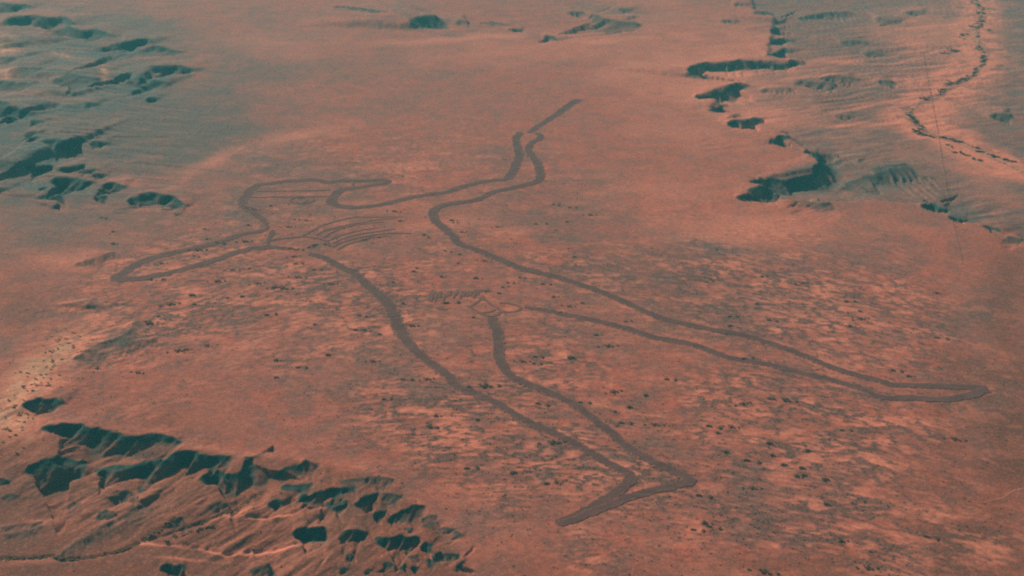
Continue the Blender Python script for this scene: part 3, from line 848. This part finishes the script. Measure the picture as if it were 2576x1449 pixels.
GROVES = plant_kinds("grove", M_LEAF, [(1, 7, (16, 7), 4.2, 3.4, 70), (2, 5, (13, 6), 4.0, 3.2, 70), (3, 9, (22, 7), 4.2, 3.3, 60), (4, 4, (8, 6), 4.6, 3.6, 80)])
TREES = plant_kinds("tree", M_DARKLEAF, [(11, 3, (7, 5), 8.0, 4.8, 110), (12, 2, (6, 4), 9.0, 5.4, 120), (13, 4, (12, 5), 7.0, 4.4, 90)])
BUSHES = plant_kinds("bush", M_LEAF, [(21, 2, (5, 3), 3.6, 3.4, 60), (22, 3, (7, 4), 3.4, 3.0, 60), (23, 1, (1, 1), 4.4, 4.2, 80)])

proto = {}
def plant(kind, name, meshes, px, label, cat, group, scale=1.0, rz=None, stretch=1.0):
    p = ground(px[0], px[1])
    z = float(terr(p[0], p[1])[0])
    key = (kind, id(meshes))
    if key not in proto:
        e = bpy.data.objects.new(name, None)
        COL.objects.link(e)
        kids = [link("crown", meshes[0], e), link("trunk", meshes[1], e)]
        proto[key] = (e, kids)
    else:
        src, kids = proto[key]
        e = src.copy()
        COL.objects.link(e)
        for k in kids:
            c = k.copy()
            c.parent = e
            COL.objects.link(c)
    e.location = (float(p[0]), float(p[1]), z)
    e.rotation_euler = (0, 0, random.uniform(-.35, .35) if rz is None else rz)
    e.scale = (scale * stretch, scale, scale * .4 + .2)
    tag(e, label, cat, group)
    return e

# groves one can see round the figure: (x, y, size)
def gt(pts, col, row):
    return [(p[0] / 3.0 + col * 858.7, p[1] / 3.0 + row * 483.0, p[2], (col, row)) for p in pts]
G = gt([(905,303,1),(620,325,1.4),(660,345,.8),(805,450,1.1),(895,472,1),(880,538,1),(550,600,1.4),(570,575,.8),(750,640,1.1),(1010,650,1.5),(395,682,1),(1365,650,1),(1280,690,1),(1240,718,.8),(400,148,1.3),
       (180,362,1.1),(290,342,1),(445,220,1.1),(830,215,1.3),(860,235,.9),(1550,240,1),(1470,240,1),(1180,265,.9),(1760,490,1),(1820,838,1),(1720,865,.9),(1550,700,1.2),(1600,790,1),(1080,520,.9),(1750,120,1.1),
       (1650,910,1.2),(530,1010,1.2),(140,1045,1.4),(290,1075,1),(160,940,1.2),(460,840,1.2),(1740,1252,1.9),(1490,1250,1.3),(1480,1300,1),(2020,1165,1.4),(1370,1280,1),(2490,1420,1.3),(2170,980,1),(840,840,1.8),(1000,945,.9),
       (240,1280,1),(500,1420,1),(650,1415,1),(1920,1080,1),(1100,750,1),(1190,765,1),(1620,100,1),(1880,175,1.2),(1700,225,1)], 1, 1) \
  + gt([(1455,780,1.8),(1500,440,1.5),(1660,390,1.4),(1850,375,1.6),(1560,355,1),(1640,675,1.4),(1945,692,1.1),(2250,645,1.3),(2260,545,1.2),(2400,590,1.1),(2500,695,.9),(2140,730,1.6),(2080,720,1.4),(1880,580,1),(1755,590,1),(1220,540,1),(2370,405,1.7),(2420,400,1.5),(2330,420,1.2),(2040,105,1.3),(2220,490,1.2),(2310,215,1.1),(2240,210,1),(2180,265,1),(1540,280,1.1),(850,390,1.5),(1130,660,1.6),(1240,660,1.4),(780,200,1.2),(850,300,1.2),(1870,250,1),(2200,430,1.2),(2260,440,1.1),(1290,850,1.4),(1470,850,1.2),(1120,985,1.6),(1200,940,1),(1720,800,1.1),(1830,790,1.4),(2050,930,1.5),(2380,1000,1),(2080,1270,1.3),(2480,1230,1.2),(1350,1200,1.4),(1400,1190,1),(1040,1365,1),(730,1330,1),(1560,1160,1),(2090,1400,1.2),(2280,1330,1.2)], 0, 1) \
  + gt([(1880,125,1.2),(1920,135,1.2),(1480,490,1)], 0, 1) \
  + gt([(2180,175,1.6),(2150,300,1.4),(1090,20,1.8),(1300,670,1.3),(990,640,1.4),(710,240,1.2),(700,335,1),(1600,445,1.4),(660,320,1.2),(1590,750,1.2),(1030,270,1.1),(2060,60,1.2),(2300,85,1.3),(2370,310,1),(1840,145,1.1),(2060,210,1),(350,120,1.2),(1520,160,1.2)], 1, 2) \
  + gt([(240,330,1.5),(270,370,1.1),(370,325,1.1),(660,450,1.5),(780,125,1.6),(650,110,1),(330,515,1.3),(530,590,1.4),(905,635,1.2),(855,695,1.3),(1080,720,1.6),(915,690,1),(165,855,1.3),(680,540,1.3),(770,610,1.2),(530,790,1),(1090,910,1.3),(1190,1185,1.3),(460,150,1),(1240,355,1),(160,1050,1.3),(240,1090,1),(620,1420,1.2),(1400,1390,1.2),(120,1110,.9),(945,505,1.2),(2060,420,1.2),(1880,1165,1)], 2, 2) \
  + gt([(210,680,1.1),(560,845,1),(680,975,1.2),(1270,830,1.3),(1920,765,1.4),(385,945,1.2),(620,640,1.1),(240,655,1),(1350,960,1.2),(1620,1355,1.5),(1260,1015,1.3),(1960,1110,1.3),(500,1260,1.4),(1700,1390,1.1),(900,690,1.2),(850,700,1),(1340,900,1.2),(360,1010,1.2)], 2, 1)

WHERE = {(1, 1): ("dark grey green scrub grove on the red plain around the figure's torso and thighs", "groves around the figure's torso"),
         (0, 1): ("dark grey green scrub grove on the red plain around the figure's lowered arm and shoulder", "groves around the figure's lowered arm"),
         (1, 0): ("dark grey green scrub grove on the open plain just above the figure's raised arm", "groves above the figure's arm"),
         (1, 2): ("dark grey green scrub grove among the streaks around the figure's near shin and foot", "groves around the figure's near leg"),
         (2, 2): ("dark grey green scrub grove on the streaky plain right of the figure's near foot", "groves right of the near foot"),
         (2, 1): ("dark grey green scrub grove on the plain beyond the figure's outstretched far leg", "groves beyond the far leg")}
rg = random.Random(3)
for (x, y, s_, w_) in G:
    plant("grove", "scrub_grove", GROVES[rg.randrange(4)], (x, y), WHERE[w_][0], "scrub grove", WHERE[w_][1], scale=.62 * s_ + .25, stretch=rg.uniform(.85, 1.25))

def along(line, n, spread, weight=None, seed=1):
    r = random.Random(seed)
    P = np.array(line)
    seg = np.concatenate([[0], np.cumsum(np.hypot(*np.diff(P, axis=0).T))])
    out = []
    while len(out) < n:
        t = r.random()
        if weight and r.random() > weight(t):
            continue
        s = t * seg[-1]
        out.append((float(np.interp(s, seg, P[:, 0])) + r.gauss(0, spread), float(np.interp(s, seg, P[:, 1])) + r.gauss(0, spread * .5)))
    return out

CR = T([(2190,-10),(2225,30),(2265,85),(2255,150),(2200,200)], 2, 0)
for (x, y) in (along(CR, 44, 7, None, 2) + along(T([(2225,250),(2220,300),(2230,350),(2290,385),(2280,450),(2235,500),(2180,560)], 2, 0), 46, 3.2, None, 3)
               + along(T([(2180,560),(2080,600),(2000,620),(1975,660),(1940,690)], 2, 0), 34, 5.5, None, 4) + along(T([(1870,720),(1805,742)], 2, 0), 9, 4, None, 5)
               + along(T([(1700,850),(1730,880),(1785,915)], 2, 0), 10, 2.5, None, 6) + along(T([(1820,930),(1818,975)], 2, 0), 7, 3, None, 7)
               + along(T([(1735,960),(1800,990),(1890,1015)], 2, 0), 14, 2.5, None, 8) + along(T([(1950,1010),(2020,1030),(2110,1060)], 2, 0), 12, 2.5, None, 9)
               + along(T([(1985,1070),(2040,1110),(2120,1135),(2230,1190)], 2, 0), 14, 4, None, 10) + along(T([(2190,1090),(2280,1140),(2400,1175),(2500,1200),(2576,1240)], 2, 0), 16, 3, None, 11)
               + along(T([(2230,200),(2270,180),(2300,215)], 2, 0), 8, 5, None, 12) + along(T([(2150,230),(2100,290),(2080,360),(1960,400)], 2, 0), 16, 8, None, 13)):
    plant("tree_r", "creek_tree", TREES[rg.randrange(3)], (x, y), "dark tree lining the sandy dry creek that winds down the right side", "tree", "trees along the winding creek on the right", scale=rg.uniform(.55, 1.1))

for (x, y) in (along(T([(1310,1035),(1230,1085),(1150,1135),(1060,1190),(970,1240)], 0, 2), 36, 3.4, None, 21) + along(T([(970,1240),(850,1270),(700,1300),(570,1320),(440,1318)], 0, 2), 46, 3, None, 22)
               + along(T([(440,1318),(380,1300),(200,1310),(0,1320)], 0, 2), 26, 4, None, 23) + along(T([(1300,1165),(1420,1130),(1600,1080)], 0, 2), 26, 2.2, None, 24)
               + along(T([(1990,790),(1850,875),(1740,955),(1560,1030),(1400,1075)], 0, 2), 26, 1.6, None, 25) + along(T([(1230,1205),(1270,1190)], 0, 2), 5, 2, None, 26)):
    plant("tree_l", "creek_tree", BUSHES[rg.randrange(3)], (x, y), "dark bushy tree lining the sandy dry creek across the lower left corner", "tree", "trees along the lower left creek", scale=rg.uniform(.4, .8))

# the pale flood plain on the left edge: scattered dark trees
FL = []
while len(FL) < 90:
    t = rg.random()
    x, y = 178 - 190 * t + rg.gauss(0, 26), 850 + 270 * t + rg.gauss(0, 26)
    if x > -30 and float(vnoise(np.array([x / 16.]), np.array([y / 9.]), 91)[0]) > .38:
        FL.append((x, y))
for (x, y) in FL:
    plant("tree_f", "flood_plain_tree", BUSHES[rg.randrange(3)], (x, y), "dark tree dotted over the pale sandy flood plain at the left edge", "tree", "trees on the pale flood plain at the left", scale=rg.uniform(.35, .75), stretch=rg.uniform(.9, 1.5))

# low scrub nobody could count: one object
def scrub():
    r = np.random.default_rng(11)
    n = 700000
    q = np.stack([r.uniform(-120, 2700, n), r.uniform(-40, 1520, n)], -1)
    P = ground(q[:, 0], q[:, 1])
    s, g, st = cover(P[:, 0], P[:, 1])[:3]
    dist = P[:, 1]
    keep = r.random(n) < np.clip(.02 + .55 * st ** 1.3, 0, 1) * np.clip(2600 / dist, 0, 1) ** 2 * .13
    P = P[keep]
    n = len(P)
    z = terr(P[:, 0], P[:, 1])
    R_ = r.uniform(.9, 2.1, n) * (1 + .35 * (P[:, 1] > 3500))
    hh = R_ * r.uniform(.5, .95, n)
    a0 = r.uniform(0, 6.28, n)
    k = 5
    V = np.zeros((n, 2 * k + 1, 3))
    for j in range(k):
        for ring, (rr, zz) in enumerate(((1.0, -.15), (.75, .62))):
            a = a0 + j * 2 * math.pi / k + ring * .5
            jr = r.uniform(.75, 1.25, n) * rr * R_
            V[:, ring * k + j, 0] = P[:, 0] + jr * np.cos(a) * 1.25
            V[:, ring * k + j, 1] = P[:, 1] + jr * np.sin(a)
            V[:, ring * k + j, 2] = z + zz * hh * (r.uniform(.8, 1.2, n) if ring else 1)
    V[:, 2 * k, 0], V[:, 2 * k, 1], V[:, 2 * k, 2] = P[:, 0], P[:, 1], z + hh
    f = []
    for j in range(k):
        j2 = (j + 1) % k
        f += [(j, j2, k + j), (j2, k + j2, k + j), (k + j, k + j2, 2 * k)]
    Fc = (np.array(f)[None] + (np.arange(n) * (2 * k + 1))[:, None, None]).reshape(-1, 3)
    o = link("low_scrub", mesh_from("low_scrub", V.reshape(-1, 3), Fc, M_LEAF, False))
    o["kind"] = "stuff"
    tag(o, "low scattered scrub making fine dark streaks over the red plain", "scrub")
    print("scrub", n)
scrub()

# ------------------------------------------------------------------ haze in the air
def haze():
    zb, zt, e = float(gz.min()) - 1.5, H + 12, 60500.0
    V = [(sx * e, sy * e, zz) for zz in (zb, zt) for sy in (-1, 1) for sx in (-1, 1)]
    Q_ = [(0, 2, 3, 1), (4, 5, 7, 6), (0, 1, 5, 4), (2, 6, 7, 3), (0, 4, 6, 2), (1, 3, 7, 5)]
    m = bpy.data.materials.new("haze")
    m.use_nodes = True
    n = m.node_tree
    n.nodes.clear()
    out = n.nodes.new("ShaderNodeOutputMaterial")
    v = n.nodes.new("ShaderNodeVolumePrincipled")
    v.inputs["Color"].default_value = HAZE_COLOR
    v.inputs["Density"].default_value = HAZE_DENSITY
    v.inputs["Anisotropy"].default_value = 0.0
    n.links.new(v.outputs[0], out.inputs["Volume"])
    o = link("haze", mesh_from("haze", V, Q_, m, False))
    o["kind"] = "stuff"
    o["label"] = "thin bluish haze hanging over the whole desert plain"
    o["category"] = "haze"
haze()
